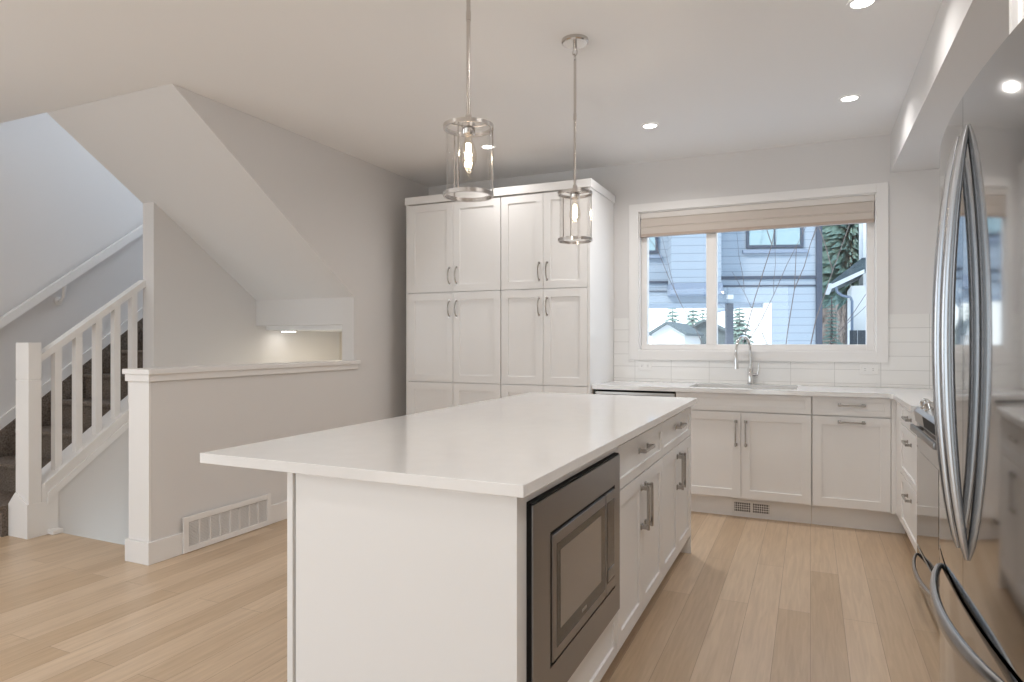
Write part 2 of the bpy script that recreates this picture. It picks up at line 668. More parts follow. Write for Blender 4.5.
# half wall beside the stair, with its cap, end board and base
hw = struct(MB().box(-3.530, XL, 2.495, 4.285, -0.2, 1.02).build('wall_half', M['wall']))
MB().box(-3.530, XL, 2.481, 2.4945, 0.126, 1.021, 0.001).build('end_board', M['trim'], hw)
cap = MB()
cap.box(-3.556, XL + 0.030, 2.458, 4.335, 1.062, 1.092, 0.004)
cap.box(-3.545, XL + 0.016, 2.468, 4.318, 1.022, 1.063, 0.003)
cap.build('cap', M['trim'], hw)
struct(MB().box(-3.546, XL + 0.014, 2.468, 4.284, 0.0, 0.125, 0.003).build('baseboard_half', M['trim']))
struct(MB().box(XL, XL + 0.014, 4.2845, YW, 0.0, 0.125, 0.003).build('baseboard_left', M['trim']))
# basement side of the half wall
struct(MB().box(-3.545, -3.44, 2.66, 4.285, -1.6, -0.2).build('wall_basement', M['wall']))

# ------------------------------------------------------------------ stairs
st = thing('staircase', 'brown carpeted flight of stairs rising behind the white railing', 'stairs', (-5.0, 2.445, 0))
mb = MB()
prof = [(2.445, 0.0)]
N = 7
for k in range(N):
    y0 = 2.445 + 0.256 * k
    z1 = 0.195 * (k + 1)
    prof += [(y0, z1 - 0.035), (y0 - 0.022, z1 - 0.028), (y0 - 0.026, z1 - 0.012), (y0 - 0.018, z1)]
    if k < N - 1:
        prof += [(y0 + 0.256, z1)]
prof += [(YW - 0.01, 0.195 * N), (YW - 0.01, 0.0)]
# start of first riser is at floor level
mb.prism(prof, 'x', XS + 0.027, -4.690)
mb.build('carpet_flight', M['carpet'], st)
nl_ = lambda y: 0.674 + 0.765 * (y - 2.957)      # line touching the nosings on the outer wall
sk = MB()
sk.prism([(2.30, 0.0), (2.30, nl_(2.30) + 0.088), (4.10, nl_(4.10) + 0.088), (YW - 0.01, nl_(4.10) + 0.088), (YW - 0.01, nl_(4.10)), (4.10, nl_(4.10)), (2.38, nl_(2.38)), (2.38, 0.0)], 'x', XS + 0.003, XS + 0.024)
sk.build('skirt_board', M['trim'], st)
sb2 = MB()
sb2.prism([(2.381, 0.0), (2.381, nl_(2.381) - 0.001), (4.10, nl_(4.10) - 0.001), (YW - 0.01, nl_(4.10) - 0.001), (YW - 0.01, 0.0)], 'x', XS + 0.004, XS + 0.026)
sb2.build('carpet_edge', M['carpet'], st)
ib = MB()
ib.prism([(2.605, 0.0), (2.605, 0.338), (3.295, 0.848), (3.295, 0.3), (2.9, 0.0)], 'x', -4.688, -4.604)
ib.build('inner_skirt', M['trim'], st)

# spandrel wall under the balustrade
sp = struct(MB().prism([(2.62, -1.6), (3.30, -1.6), (3.30, 0.735), (2.62, 0.235)], 'x', -4.575, -4.50).build('wall_spandrel', M['wall']))

rail = thing('stair_railing', 'white painted balustrade with square newel post beside the carpeted stairs', 'railing', (-4.55, 2.55, 0))
n_ = MB()
n_.box(-4.625, -4.487, 2.487, 2.566, 0.0, 1.000, 0.004)
n_.box(-4.621, -4.491, 2.491, 2.562, 0.998, 1.008, 0.001)
n_.box(-4.625, -4.487, 2.487, 2.566, 1.006, 1.240, 0.004)
n_.build('newel_post', M['trim'], rail)
nb = MB()
nb.prism([(-4.688, 0.0), (-4.486, 0.0), (-4.486, 0.215), (-4.612, 0.285), (-4.625, 0.275), (-4.688, 0.205)], 'y', 2.480, 2.60)
nb.build('newel_base', M['trim'], rail)
sb = MB()
sb.prism([(2.567, 0.325), (2.601, 0.350), (2.601, 0.200), (2.567, 0.200)], 'x', -4.590, -4.488)
sb.prism([(2.601, 0.350), (3.30, 0.867), (3.30, 0.735), (2.668, 0.262), (2.668, 0.0), (2.601, 0.0)], 'x', -4.590, -4.488)
sb.prism([(2.58, 0.335), (3.30, 0.867), (3.30, 0.845), (2.58, 0.313)], 'x', -4.60, -4.478)
sb.prism([(2.60, 0.268), (3.30, 0.785), (3.30, 0.735), (2.655, 0.258), (2.60, 0.2)], 'x', -4.50, -4.480)
sb.build('stringer', M['trim'], rail)
tr = MB()
tr.prism([(2.575, 1.165), (3.30, 1.705), (3.30, 1.655), (2.575, 1.115)], 'x', -4.575, -4.505)
tr.build('top_rail', M['trim'], rail)
for yb in (2.688, 2.822, 2.957, 3.092, 3.222):
    zb = 0.335 + (yb - 2.58) * 0.739
    zt = 1.125 + (yb - 2.575) * 0.745
    MB().box(-4.563, -4.518, yb - 0.0225, yb + 0.0225, zb - 0.03, zt + 0.01, 0.002).build('baluster', M['trim'], rail)
MB().box(-4.50, -4.43, 2.60, 2.668, 0.0, 0.030, 0.005).build('floor_shoe', M['trim'], rail)

hr = thing('wall_handrail', 'sloping painted handrail fixed by a bracket to the stair side wall', 'handrail', (XS + 0.07, 3.3, 1.7))
sl = 0.77
mb = MB()
y0, y1 = 2.45, 4.3
zc = lambda y: 1.385 + (y - 2.82) * sl
mb.prism([(y0, zc(y0) + 0.035), (y1, zc(y1) + 0.035), (y1, zc(y1) - 0.035), (y0, zc(y0) - 0.035)], 'x', XS + 0.05, XS + 0.10)
mb.build('rail', M['trim'], hr)
for yb in (3.27,):
    b = MB()
    z = zc(yb) - 0.03
    b.tube([(XS + 0.002, yb, z - 0.13), (XS + 0.035, yb, z - 0.13), (XS + 0.065, yb, z - 0.10), (XS + 0.075, yb, z - 0.05), (XS + 0.075, yb, z + 0.005)],
           [0.016, 0.014, 0.013, 0.013, 0.016], 10)
    b.lathe([(0.0, 0.0), (0.034, 0.0), (0.034, 0.006), (0.02, 0.012), (0.0, 0.013)], (XS + 0.001, yb, z - 0.13), 20, 'x')
    b.build('bracket', M['trim'], hr, smooth=True)

# return-air grille low on the half wall
gr = thing('return_air_grille', 'wide white louvred air grille low on the half wall', 'vent', (XL + 0.014, 3.02, 0.11))
g = MB()
gy0, gy1, gz0, gz1 = 2.684, 3.366, 0.004, 0.214
xf = XL + 0.014
g.frame('x', gy0, gy1, gz0, gz1, 0.035, 0.032, xf, xf + 0.012, 0.002)
g.build('frame', M['trim'], gr)
g = MB()
for k in range(1, 8):
    yy = gy0 + 0.035 + (gy1 - gy0 - 0.07) * k / 8
    g.box(xf + 0.001, xf + 0.009, yy - 0.006, yy + 0.006, gz0 + 0.03, gz1 - 0.03)
g.build('divider', M['grille'], gr)
g = MB()
for k in range(17):
    zz = gz0 + 0.034 + k * (gz1 - gz0 - 0.068) / 16
    g.box(xf + 0.001, xf + 0.006, gy0 + 0.034, gy1 - 0.034, zz - 0.0029, zz + 0.0029)
g.build('louvre_panel', M['grille'], gr)
MB().box(xf - 0.0005, xf + 0.001, gy0 + 0.03, gy1 - 0.03, gz0 + 0.03, gz1 - 0.03).build('backing', mat('grille_back', (0.52, 0.51, 0.51), 0.7), gr)

# ------------------------------------------------------------------ window
win = struct(bpy.data.objects.new('window_1', None))
COL.objects.link(win)
win.location = (-0.43, YW, 1.75)
cs = MB()
yo = YW - 0.022
for (a, b2, c2, d2) in ((-1.386, OX0, 1.094, 2.392), (OX1, 0.511, 1.094, 2.392), (OX0, OX1, OZ1, 2.392), (OX0, OX1, 1.094, OZ0)):
    cs.box(a, b2, yo, YW, c2, d2, 0.002)
cs.build('window_casing', M['trim'], win)
jb = MB()
jb.frame('y', OX0, OX1, OZ0, OZ1, 0.008, 0.008, YW, YW + 0.145)
jb.build('window_jamb', M['trim'], win)
fr = MB()
yf0, yf1 = YW + 0.06, YW + 0.14
fr.frame('y', OX0 + 0.008, OX1 - 0.008, OZ0 + 0.008, OZ1 - 0.008, (0.047, 0.050), (0.046, 0.05), yf0, yf1, 0.003)
fr.box(-0.768, -0.686, yf0 - 0.006, yf1, 1.22, OZ1 - 0.05, 0.004)
fr.box(-0.742, -0.735, yf0 - 0.012, yf0, 1.62, 1.70, 0.002)
fr.build('window_frame', M['vinyl'], win)
for (a, b2) in ((-1.255, -0.765), (-0.69, 0.382)):
    MB().box(a, b2, yf0 + 0.035, yf0 + 0.039, 1.22, OZ1 - 0.05).build('window_pane', M['glass'], win)

bl = thing('window_blind', 'beige cellular blind drawn up at the top of the kitchen window', 'blind', (-0.43, YW + 0.03, 2.3))
MB().box(OX0 + 0.010, OX1 - 0.010, YW + 0.004, YW + 0.052, 2.272, OZ1 - 0.009, 0.004).build('headrail', mat('blind_rail', (0.70, 0.66, 0.62), 0.5), bl)
fb = MB()
fb.prism([(YW + 0.012, 2.272), (YW + 0.004, 2.262), (YW + 0.003, 2.205), (YW + 0.009, 2.195), (YW + 0.003, 2.185), (YW + 0.005, 2.143), (YW + 0.046, 2.143), (YW + 0.046, 2.272)], 'x', OX0 + 0.014, OX1 - 0.014)
fb.build('cellular_fabric', M['blind'], bl)
MB().box(OX0 + 0.013, OX1 - 0.013, YW + 0.004, YW + 0.05, 2.118, 2.143, 0.004).build('bottom_rail', mat('blind_bottom_rail', (0.44, 0.35, 0.29), 0.5), bl)

# ------------------------------------------------------------------ backsplash
bs = MB()
yt = YW - 0.010
bs.box(-1.515, -1.386, yt, YW, 0.915, 1.442)
bs.box(0.511, XR, yt, YW, 0.915, 1.442)
bs.box(-1.386, 0.511, yt, YW, 0.915, 1.094)
bs.box(XR - 0.010, XR, 2.1, YW - 0.010, 0.915, 1.442)
struct(bs.build('wall_backsplash', M['tile']))
for (ox, lab) in ((-1.251, 'white double outlet in the backsplash beside the tall pantry'), (0.389, 'white double outlet in the backsplash under the right window edge')):
    o = thing('wall_outlet', lab, 'outlet', (ox, yt, 1.043), 'backsplash outlets')
    MB().box(ox - 0.057, ox + 0.057, yt - 0.006, yt, 1.043 - 0.035, 1.043 + 0.035, 0.002).build('cover_plate', M['white_plastic'], o)
    for sx in (-0.026, 0.026):
        rc = MB().box(ox + sx - 0.016, ox + sx + 0.016, yt - 0.0075, yt - 0.005, 1.043 - 0.017, 1.043 + 0.017, 0.001).build('receptacle', M['white_plastic'], o)
        for dz in (-0.006, 0.006):
            MB().box(ox + sx - 0.005, ox + sx + 0.004, yt - 0.0080, yt - 0.0074, 1.043 + dz - 0.001, 1.043 + dz + 0.001).build('slot', M['gap'], rc)

# ================================================================== PANTRY
YP = 4.755
PF = Face('-y', YP)


def tall_cabinet(label, x0, x1, side_right, filler):
    r = thing('pantry_cabinet', label, 'cabinet', ((x0 + x1) / 2, YP + 0.33, 0), 'tall pantry cabinets')
    b = MB()
    b.box(x0, x1, YP + 0.020, YW - 0.004, 0.10, 2.415)
    b.box(x0, x1, YP + 0.085, YW - 0.004, 0.0, 0.10)
    b.build('body', M['cab'], r)
    if side_right:
        MB().box(x1, x1 + 0.018, YP, YW - 0.004, 0.0, 2.418, 0.001).build('side_panel', M['cab'], r)
    if filler:
        MB().box(x0 - 0.024, x0, YP + 0.004, YP + 0.03, 0.0, 2.418, 0.001).build('filler_strip', M['cab'], r)
    MB().box(x0 - (0.028 if filler else 0.0015), x1 + (0.031 if side_right else 0.0015), YP - 0.012, YW - 0.004, 2.418, 2.482, 0.002).build('crown_board', M['cab'], r)
    mid = (x0 + x1) / 2
    for (z0, z1, hz) in ((1.661, 2.410, 1.661 + 0.135), (0.906, 1.655, 1.655 - 0.135), (0.105, 0.900, None)):
        for (a, b2, hs) in ((x0 + 0.002, mid - 0.0015, 1), (mid + 0.0015, x1 - 0.002, -1)):
            d = PF.shaker(a, b2, z0, z1, st=0.062).build('door', M['cab'], r)
            if hz is not None:
                u = (b2 - 0.032) if hs > 0 else (a + 0.032)
                PF.bow_pull(u, hz, 0.135).build('handle', M['nickel'], d, smooth=True)
    return r


tall_cabinet('wider white tall pantry cabinet against the left wall, six shaker doors', -3.150, -2.270, False, True)
tall_cabinet('narrower white tall pantry cabinet with exposed side panel beside the dishwasher', -2.267, -1.537, True, False)
# ================================================================== WINDOW RUN
YC = 4.83
WF = Face('-y', YC)
XRF = 0.50
RF = Face('-x', XRF)

dw = thing('dishwasher', 'white fronted dishwasher with dark steel control strip beside the pantry', 'dishwasher', (-1.19, YC + 0.3, 0))
MB().box(-1.500, -0.900, YC + 0.02, YW - 0.02, 0.10, 0.872).build('body', M['steel_dark'], dw)
WF.box(MB(), -1.502, -0.896, 0.0, 0.02, 0.13, 0.842, 0.002).build('front_panel', M['cab'], dw)
s = MB()
WF.box(s, -1.500, -0.898, -0.004, 0.02, 0.845, 0.866, 0.002)
s.build('control_strip', M['steel'], dw)
s = MB()
WF.box(s, -1.500, -0.898, -0.003, 0.02, 0.866, 0.878, 0.001)
s.build('vent_gap', M['black'], dw)
MB().box(-1.500, -0.90, YC + 0.09, YC + 0.11, 0.0, 0.10).build('toe_kick', M['cab'], dw)

sc = thing('sink_cabinet', 'white two-door base cabinet under the kitchen sink', 'cabinet', (-0.44, YC + 0.3, 0), 'base cabinets along the window wall')
MB().box(-0.893, 0.008, YC + 0.020, YW - 0.01, 0.14, 0.70).box(-0.893, 0.008, YC + 0.020, YC + 0.04, 0.70, 0.883).build('body', M['cab'], sc)
MB().box(-0.893, 0.008, YC + 0.085, YC + 0.11, 0.0, 0.14).build('toe_kick', M['cab'], sc)
WF.shaker(-0.890, 0.005, 0.757, 0.880, st=0.035).build('false_front', M['cab'], sc)
for (a, b2, u) in ((-0.890, -0.4435, -0.476), (-0.4405, 0.005, -0.410)):
    d = WF.shaker(a, b2, 0.150, 0.750).build('door', M['cab'], sc)
    WF.pull(u, 0.605, 0.185).build('handle', M['nickel'], d)

dc = thing('drawer_cabinet', 'white base cabinet with one drawer over a pull-out front, right of the sink', 'cabinet', (0.24, YC + 0.3, 0), 'base cabinets along the window wall')
MB().box(0.010, 0.478, YC + 0.020, YW - 0.01, 0.14, 0.883).build('body', M['cab'], dc)
MB().box(0.010, 0.56, YC + 0.085, YC + 0.11, 0.0, 0.14).build('toe_kick', M['cab'], dc)
d = WF.shaker(0.013, 0.470, 0.757, 0.880, st=0.035).build('drawer', M['cab'], dc)
WF.pull(0.245, 0.828, 0.165, False).build('handle', M['nickel'], d)
d = WF.shaker(0.013, 0.470, 0.150, 0.750).build('pull_out_front', M['cab'], dc)
WF.pull(0.245, 0.716, 0.165, False).build('handle', M['nickel'], d)
MB().box(0.473, 0.508, YC + 0.001, YC + 0.02, 0.14, 0.883, 0.001).build('corner_filler', M['cab'], dc)

ns = thing('drawer_stack', 'narrow white stack of three drawers between the corner and the range', 'cabinet', (0.8, 4.38, 0))
MB().box(XRF + 0.020, XR - 0.005, 3.935, 4.84, 0.14, 0.883).build('body', M['cab'], ns)
MB().box(XRF + 0.085, XRF + 0.11, 3.935, 4.91, 0.0, 0.14).build('toe_kick', M['cab'], ns)
for (z0, z1) in ((0.757, 0.880), (0.456, 0.750), (0.150, 0.449)):
    d = RF.shaker(3.940, 4.60, z0, z1, st=0.04).build('drawer', M['cab'], ns)
    RF.pull(4.20, (z0 + z1) / 2 + (0.08 if z1 - z0 > 0.2 else 0), 0.165, False).build('handle', M['nickel'], d)
RF.box(MB(), 4.605, 4.828, 0.0, 0.02, 0.145, 0.883, 0.001).build('corner_filler', M['cab'], ns)

# floor register in the toe kick
yk = YC + 0.085
rg = thing('toe_kick_register', 'small slotted heating register in the toe kick under the sink cabinet', 'vent', (-0.376, yk, 0.07))
s = MB()
rx0, rx1, rz0, rz1 = -0.512, -0.244, 0.022, 0.118
s.frame('y', rx0, rx1, rz0, rz1, 0.018, 0.016, yk - 0.008, yk)
s.box(-0.383, -0.373, yk - 0.008, yk, rz0 + 0.016, rz1 - 0.016)
s.build('frame', M['trim'], rg)
MB().box(rx0 + 0.01, rx1 - 0.01, yk - 0.003, yk, rz0 + 0.01, rz1 - 0.01).build('dark_opening', M['gap'], rg)
s = MB()
for k in range(16):
    xx = rx0 + 0.024 + k * (rx1 - rx0 - 0.048) / 15
    s.box(xx - 0.0022, xx + 0.0022, yk - 0.006, yk - 0.003, rz0 + 0.012, rz1 - 0.012)
for k in range(1, 4):
    zz = rz0 + 0.016 + k * (rz1 - rz0 - 0.032) / 4
    s.box(rx0 + 0.012, rx1 - 0.012, yk - 0.0065, yk - 0.003, zz - 0.002, zz + 0.002)
s.build('louvre', M['trim'], rg)

# worktop of the L-shaped run (with the sink cut-out)
ct = MB()
CT0, CT1 = 0.884, 0.914
SX0, SX1, SY0, SY1 = -0.815, -0.085, 4.905, 5.335
ct.box(-1.517, SX0, 4.795, YW - 0.010, CT0, CT1)
ct.box(SX1, XR - 0.01, 4.795, YW - 0.010, CT0, CT1)
ct.box(SX0, SX1, 4.795, SY0, CT0, CT1)
ct.box(SX0, SX1, SY1, YW - 0.010, CT0, CT1)
ct.prism([(0.46, 4.795), (0.475, 4.74), (0.475, 3.930), (XR - 0.01, 3.930), (XR - 0.01, 4.795)], 'z', CT0, CT1)
tag(ct.build('corner_worktop', M['quartz']), 'white quartz worktop under the window, turning the corner to the range', 'countertop')

sk = thing('kitchen_sink', 'undermount stainless sink basin set in the window worktop', 'sink', (-0.45, 5.12, 0.70))
s = MB()
th = 0.004
s.box(SX0 - 0.01, SX1 + 0.01, SY0 - 0.01, SY1 + 0.01, 0.70, 0.704)
s.box(SX0 - 0.01, SX0 - 0.001, SY0 - 0.01, SY1 + 0.01, 0.70, 0.884)
s.box(SX1 + 0.001, SX1 + 0.01, SY0 - 0.01, SY1 + 0.01, 0.70, 0.884)
s.box(SX0 - 0.01, SX1 + 0.01, SY0 - 0.01, SY0 - 0.001, 0.70, 0.884)
s.box(SX0 - 0.01, SX1 + 0.01, SY1 + 0.001, SY1 + 0.01, 0.70, 0.884)
s.build('basin', M['sink'], sk)
MB().lathe([(0.0, 0.0045), (0.03, 0.0045), (0.045, 0.008), (0.046, 0.004)], (-0.45, 5.12, 0.70), 24).build('drain', M['chrome'], sk, smooth=True)

fc = thing('kitchen_faucet', 'polished chrome gooseneck pull-down faucet behind the sink', 'faucet', (-0.422, 5.372, CT1))
fx, fy = -0.422, 5.372
MB().lathe([(0.0, 0.0), (0.027, 0.0), (0.027, 0.008), (0.022, 0.014), (0.021, 0.12), (0.018, 0.126), (0.0, 0.127)], (fx, fy, CT1), 24).build('base', M['chrome'], fc, smooth=True)
dirv = Vector((-0.090, -0.155, 0))
pts = [(fx, fy, CT1 + 0.12), (fx, fy, CT1 + 0.26)]
R_ = dirv.length / 2
for k in range(1, 13):
    a = PI * k / 12
    o = dirv * ((1 - math.cos(a)) / 2)
    pts.append((fx + o.x, fy + o.y, CT1 + 0.26 + R_ * 1.25 * math.sin(a)))
pts.append((fx + dirv.x, fy + dirv.y, CT1 + 0.245))
MB().tube(pts, 0.0115, 14).build('spout', M['chrome'], fc, smooth=True)
hx, hy = fx + dirv.x, fy + dirv.y
MB().lathe([(0.0, 0.13), (0.012, 0.13), (0.0155, 0.115), (0.0165, 0.03), (0.0185, 0.0), (0.0, 0.0)], (hx, hy, CT1 + 0.125), 18).build('spray_head', M['chrome'], fc, smooth=True)
s = MB()
s.cyl((fx, fy, CT1 + 0.075), (fx + 0.058, fy - 0.012, CT1 + 0.075), 0.013, 0.012)
s.tube([(fx + 0.052, fy - 0.012, CT1 + 0.075), (fx + 0.060, fy - 0.014, CT1 + 0.115), (fx + 0.062, fy - 0.016, CT1 + 0.165)], [0.0095, 0.007, 0.0055], 10)
s.build('lever', M['chrome'], fc, smooth=True)

# ================================================================== RANGE
RY0, RY1 = 3.165, 3.920
rn = thing('range_oven', 'stainless slide-in range with bowed drawer handle beyond the fridge', 'oven', (0.82, 3.54, 0))
MB().box(0.53, XR - 0.015, RY0, RY1, 0.02, 0.895).build('body', M['steel'], rn)
od = MB().box(0.497, 0.53, RY0 + 0.004, RY1 - 0.004, 0.215, 0.835, 0.004).build('oven_door', M['fridge'], rn)
MB().box(0.4955, 0.499, RY0 + 0.12, RY1 - 0.12, 0.36, 0.70, 0.001).build('window', M['ovenglass'], od)
s = MB()
s.box(0.462, 0.480, RY0 + 0.03, RY1 - 0.045, 0.797, 0.829, 0.006)
for yy in (RY0 + 0.065, RY1 - 0.085):
    s.box(0.470, 0.50, yy - 0.014, yy + 0.014, 0.802, 0.824, 0.002)
s.build('handle', M['steel_dark'], od, smooth=True)
rdw = MB().box(0.497, 0.53, RY0 + 0.004, RY1 - 0.004, 0.025, 0.203, 0.004).build('storage_drawer', M['fridge'], rn)


def bow_handle(ya, yb, z, xs, proj, hh, name, parent, material):
    """horizontal bowed handle along y; xs(y) is the front surface; hh half height in the middle"""
    pts, rad = [], []
    n = 28
    for k in range(n + 1):
        t = k / n
        y = ya + (yb - ya) * t
        w = 4 * t * (1 - t)
        pts.append((xs(y) - 0.001 - proj * w ** 0.75, y, z - 0.012 * w))
        rad.append(0.006 + hh * w ** 0.4)
    mb = MB().tube(pts, rad, 14, flat=((1, 0, 0), 0.5))
    return mb.build(name, material, parent, smooth=True)


bow_handle(RY1 - 0.03, RY0 + 0.03, 0.165, lambda y: 0.497, 0.045, 0.012, 'handle', rdw, M['handle'])
cp = MB()
cp.prism([(0.53, 0.840), (0.492, 0.840), (0.484, 0.895), (0.500, 0.912), (0.560, 0.926), (0.60, 0.926), (0.60, 0.840)], 'y', RY0, RY1)
cp.build('control_panel', M['steel'], rn)
MB().prism([(0.4905, 0.844), (0.4835, 0.892), (0.4815, 0.892), (0.4885, 0.844)], 'y', 3.28, 3.62).build('display', M['black'], rn)
for k, yy in enumerate((3.815, 3.700, 3.385, 3.270)):
    kb = MB()
    kb.lathe([(0.0, 0.0), (0.028, 0.0), (0.028, 0.008), (0.023, 0.012), (0.022, 0.036), (0.018, 0.040), (0.0, 0.040)], (0, 0, 0), 22)
    kb.box(-0.005, 0.005, -0.021, 0.021, 0.036, 0.048, 0.001)
    bmesh.ops.rotate(kb.bm, verts=kb.bm.verts[:], cent=(0, 0, 0), matrix=Matrix.Rotation(math.radians(-14), 3, 'Y'))
    bmesh.ops.translate(kb.bm, verts=kb.bm.verts[:], vec=(0.527, yy, 0.917))
    kb.build('knob', M['chrome'], rn, smooth=True)
MB().box(0.60, XR - 0.02, RY0, RY1, 0.896, 0.922, 0.003).build('cooktop', M['blackglass'], rn)
s = MB()
for (ya, yb) in ((RY0 + 0.03, 3.53), (3.555, RY1 - 0.03)):
    for yy in (ya, (ya + yb) / 2, yb):
        s.box(0.64, 1.08, yy - 0.006, yy + 0.006, 0.938, 0.952)
    for xx in (0.64, 0.86, 1.08):
        s.box(xx - 0.006, xx + 0.006, ya, yb, 0.922, 0.950)
s.build('burner_grate', M['black'], rn)

# ================================================================== FRIDGE
FYC, FH = 1.60, 0.455
FY0, FY1 = FYC - FH, FYC + FH


def fx_(y, base=0.284, bulge=0.028):
    return base + bulge * ((y - FYC) / FH) ** 2


def curved_door(ya, yb, z0, z1, depth=0.075, n=18, ra=0.012, rb=0.012):
    """convex fridge front from ya to yb with softly rolled edges"""
    mb = MB()
    bm = mb.bm
    ys = [ya + (yb - ya) * k / n for k in range(n + 1)]
    prof = []                                # (x, y) plan outline, front then back
    for k, y in enumerate(ys):
        x = fx_(y)
        if k == 0:
            x += ra
        if k == n:
            x += rb
        prof.append((x, y))
    if ra:
        prof += [(fx_(ya + ra * 0.4) + ra * 0.35, ya + ra * 0.25), (fx_(ya + ra), ya + ra)]
    if rb:
        prof += [(fx_(yb - rb), yb - rb), (fx_(yb - rb * 0.4) + rb * 0.35, yb - rb * 0.25)]
    prof.sort(key=lambda p: p[1])
    back = [(0.284 + depth, yb), (0.284 + depth, ya)]
    poly = prof + back
    mb.prism(poly, 'z', z0, z1)
    return mb


fr_ = thing('refrigerator', 'tall stainless french-door refrigerator with bowed handles and bottom freezer drawer', 'refrigerator', (0.7, FYC, 0))
MB().box(0.365, XR - 0.03, FY0 + 0.003, FY1 - 0.003, 0.03, 1.735, 0.004).build('body', M['steel_dark'], fr_)
doors = []
for (ya, yb, ra, rb) in ((FYC + 0.0012, FY1, 0.0, 0.012), (FY0, FYC - 0.0012, 0.012, 0.0)):
    doors.append(curved_door(ya, yb, 0.722, 1.75, ra=ra, rb=rb).build('door', M['fridge'], fr_, smooth=True))
fd = curved_door(FY0, FY1, 0.075, 0.711).build('freezer_drawer', M['fridge'], fr_, smooth=True)
MB().box(0.345, 0.37, FY0 + 0.004, FY1 - 0.004, 0.69, 0.73).build('door_gap', M['black'], fr_)
MB().box(0.36, XR - 0.05, FY0 + 0.01, FY1 - 0.01, 0.0, 0.07).build('kick_grille', M['black'], fr_)
for ya in (FY1 - 0.07, FY0 + 0.01):
    MB().box(0.375, 0.45, ya, ya + 0.06, 1.735, 1.762, 0.004).build('hinge_cover', M['steel_dark'], fr_)
for d, ys in ((doors[0], FYC + 0.043), (doors[1], FYC - 0.043)):
    pts, rad = [], []
    for k in range(33):
        t = k / 32
        z = 0.815 + (1.680 - 0.815) * t
        w = 4 * t * (1 - t)
        pts.append((fx_(ys) - 0.001 - 0.034 * w ** 0.85, ys, z))
        rad.append(0.004 + 0.0095 * w ** 0.45)
    MB().tube(pts, rad, 14).build('handle', M['handle'], d, smooth=True)
bow_handle(1.945, 1.265, 0.686, fx_, 0.034, 0.014, 'handle', fd, M['handle'])

# cabinet over the fridge and the panel at its far side
of_ = thing('over_fridge_cabinet', 'white two-door cabinet set above the refrigerator', 'cabinet', (0.8, FYC, 1.8))
MB().box(0.495, XR - 0.005, 1.10, 2.085, 1.80, 2.455).build('body', M['cab'], of_)
OF = Face('-x', 0.475)
for (a, b2) in ((1.102, 1.591), (1.594, 2.083)):
    d = OF.shaker(a, b2, 1.803, 2.452).build('door', M['cab'], of_)
    OF.pull(1.56 if a < 1.3 else 1.625, 1.90, 0.135).build('handle', M['nickel'], d)
MB().box(0.475, XR - 0.005, 2.086, 2.106, 0.0, 2.455, 0.001).build('side_panel', M['cab'], of_)

# ================================================================== ISLAND
IX1 = -0.640
IF = Face('+x', IX1)
IXB = -1.355      # back of the cabinets
IY0, IY1 = 1.432, 3.955
mc = thing('microwave_cabinet', 'near island cabinet holding the microwave, with plain white end panel', 'cabinet', (-1.0, 1.9, 0), 'island cabinets')
b = MB()
b.box(IXB + 0.02, IX1 - 0.020, 1.452, 2.328, 0.105, 0.285)
b.box(IXB + 0.02, IX1 - 0.48, 1.452, 2.328, 0.285, 0.883)
b.box(IX1 - 0.48, IX1 - 0.020, 2.308, 2.328, 0.285, 0.883)
b.box(IX1 - 0.48, IX1 - 0.020, 1.452, 1.470, 0.285, 0.883)
b.box(IX1 - 0.48, IX1 - 0.020, 1.470, 2.308, 0.862, 0.883)
b.build('body', M['cab'], mc)
MB().box(-1.327, IX1, IY0, IY0 + 0.020, 0.0, 0.884, 0.001).build('end_panel', M['cab'], mc)
MB().box(IXB + 0.02, IX1 - 0.085, 1.46, 2.328, 0.0, 0.105).build('toe_kick', M['cab'], mc)
d = IF.shaker(1.456, 2.326, 0.110, 0.280, st=0.04).build('drawer', M['cab'], mc)
s = MB()
IF.box(s, 1.4525, 2.328, 0.001, 0.02, 0.850, 0.883)
IF.box(s, 1.4525, 1.4915, 0.001, 0.02, 0.283, 0.850)
IF.box(s, 2.306, 2.328, 0.001, 0.02, 0.283, 0.850)
s.build('face_frame', M['cab'], mc)

mw = thing('built_in_microwave', 'dark stainless microwave with trim frame built into the island side', 'microwave', (-0.85, 1.9, 0.28))
MY0, MY1, MZ0, MZ1 = 1.494, 2.303, 0.288, 0.842
MB().box(IX1 - 0.42, IX1 - 0.006, MY0 + 0.05, MY1 - 0.05, MZ0 + 0.05, MZ1 - 0.04).build('body', M['black'], mw)
s = MB()
xo = IX1 + 0.016
iy0, iy1, iz0, iz1 = 1.612, 2.238, 0.385, 0.745
for (a, b2, c2, d2) in ((MY0, iy0, MZ0, MZ1), (iy1, MY1, MZ0, MZ1), (iy0, iy1, MZ0, iz0), (iy0, iy1, iz1, MZ1)):
    s.box(IX1 - 0.003, xo, a, b2, c2, d2)
s.build('trim_frame', M['steel_dark'], mw)
MB().box(IX1 - 0.006, xo - 0.004, MY0 - 0.0015, MY1 + 0.001, MZ0, MZ1 + 0.005).build('black_edge', M['black'], mw)
mdoor = MB().box(IX1 - 0.002, xo + 0.004, iy0 + 0.011, 2.110, iz0 + 0.010, iz1 - 0.010, 0.003).build('door', M['steel_dark'], mw)
s = MB()
s.box(xo + 0.0035, xo + 0.0048, 1.650, 2.104, 0.425, 0.705)
s.build('dark_surround', M['mwdark'], mdoor)
MB().box(xo + 0.0045, xo + 0.0056, 1.676, 2.055, 0.468, 0.682).build('window', M['mwglass'], mdoor)
mp = MB().box(IX1 - 0.002, xo + 0.004, 2.119, iy1 - 0.011, iz0 + 0.010, iz1 - 0.010, 0.003).build('control_panel', M['steel_dark'], mw)
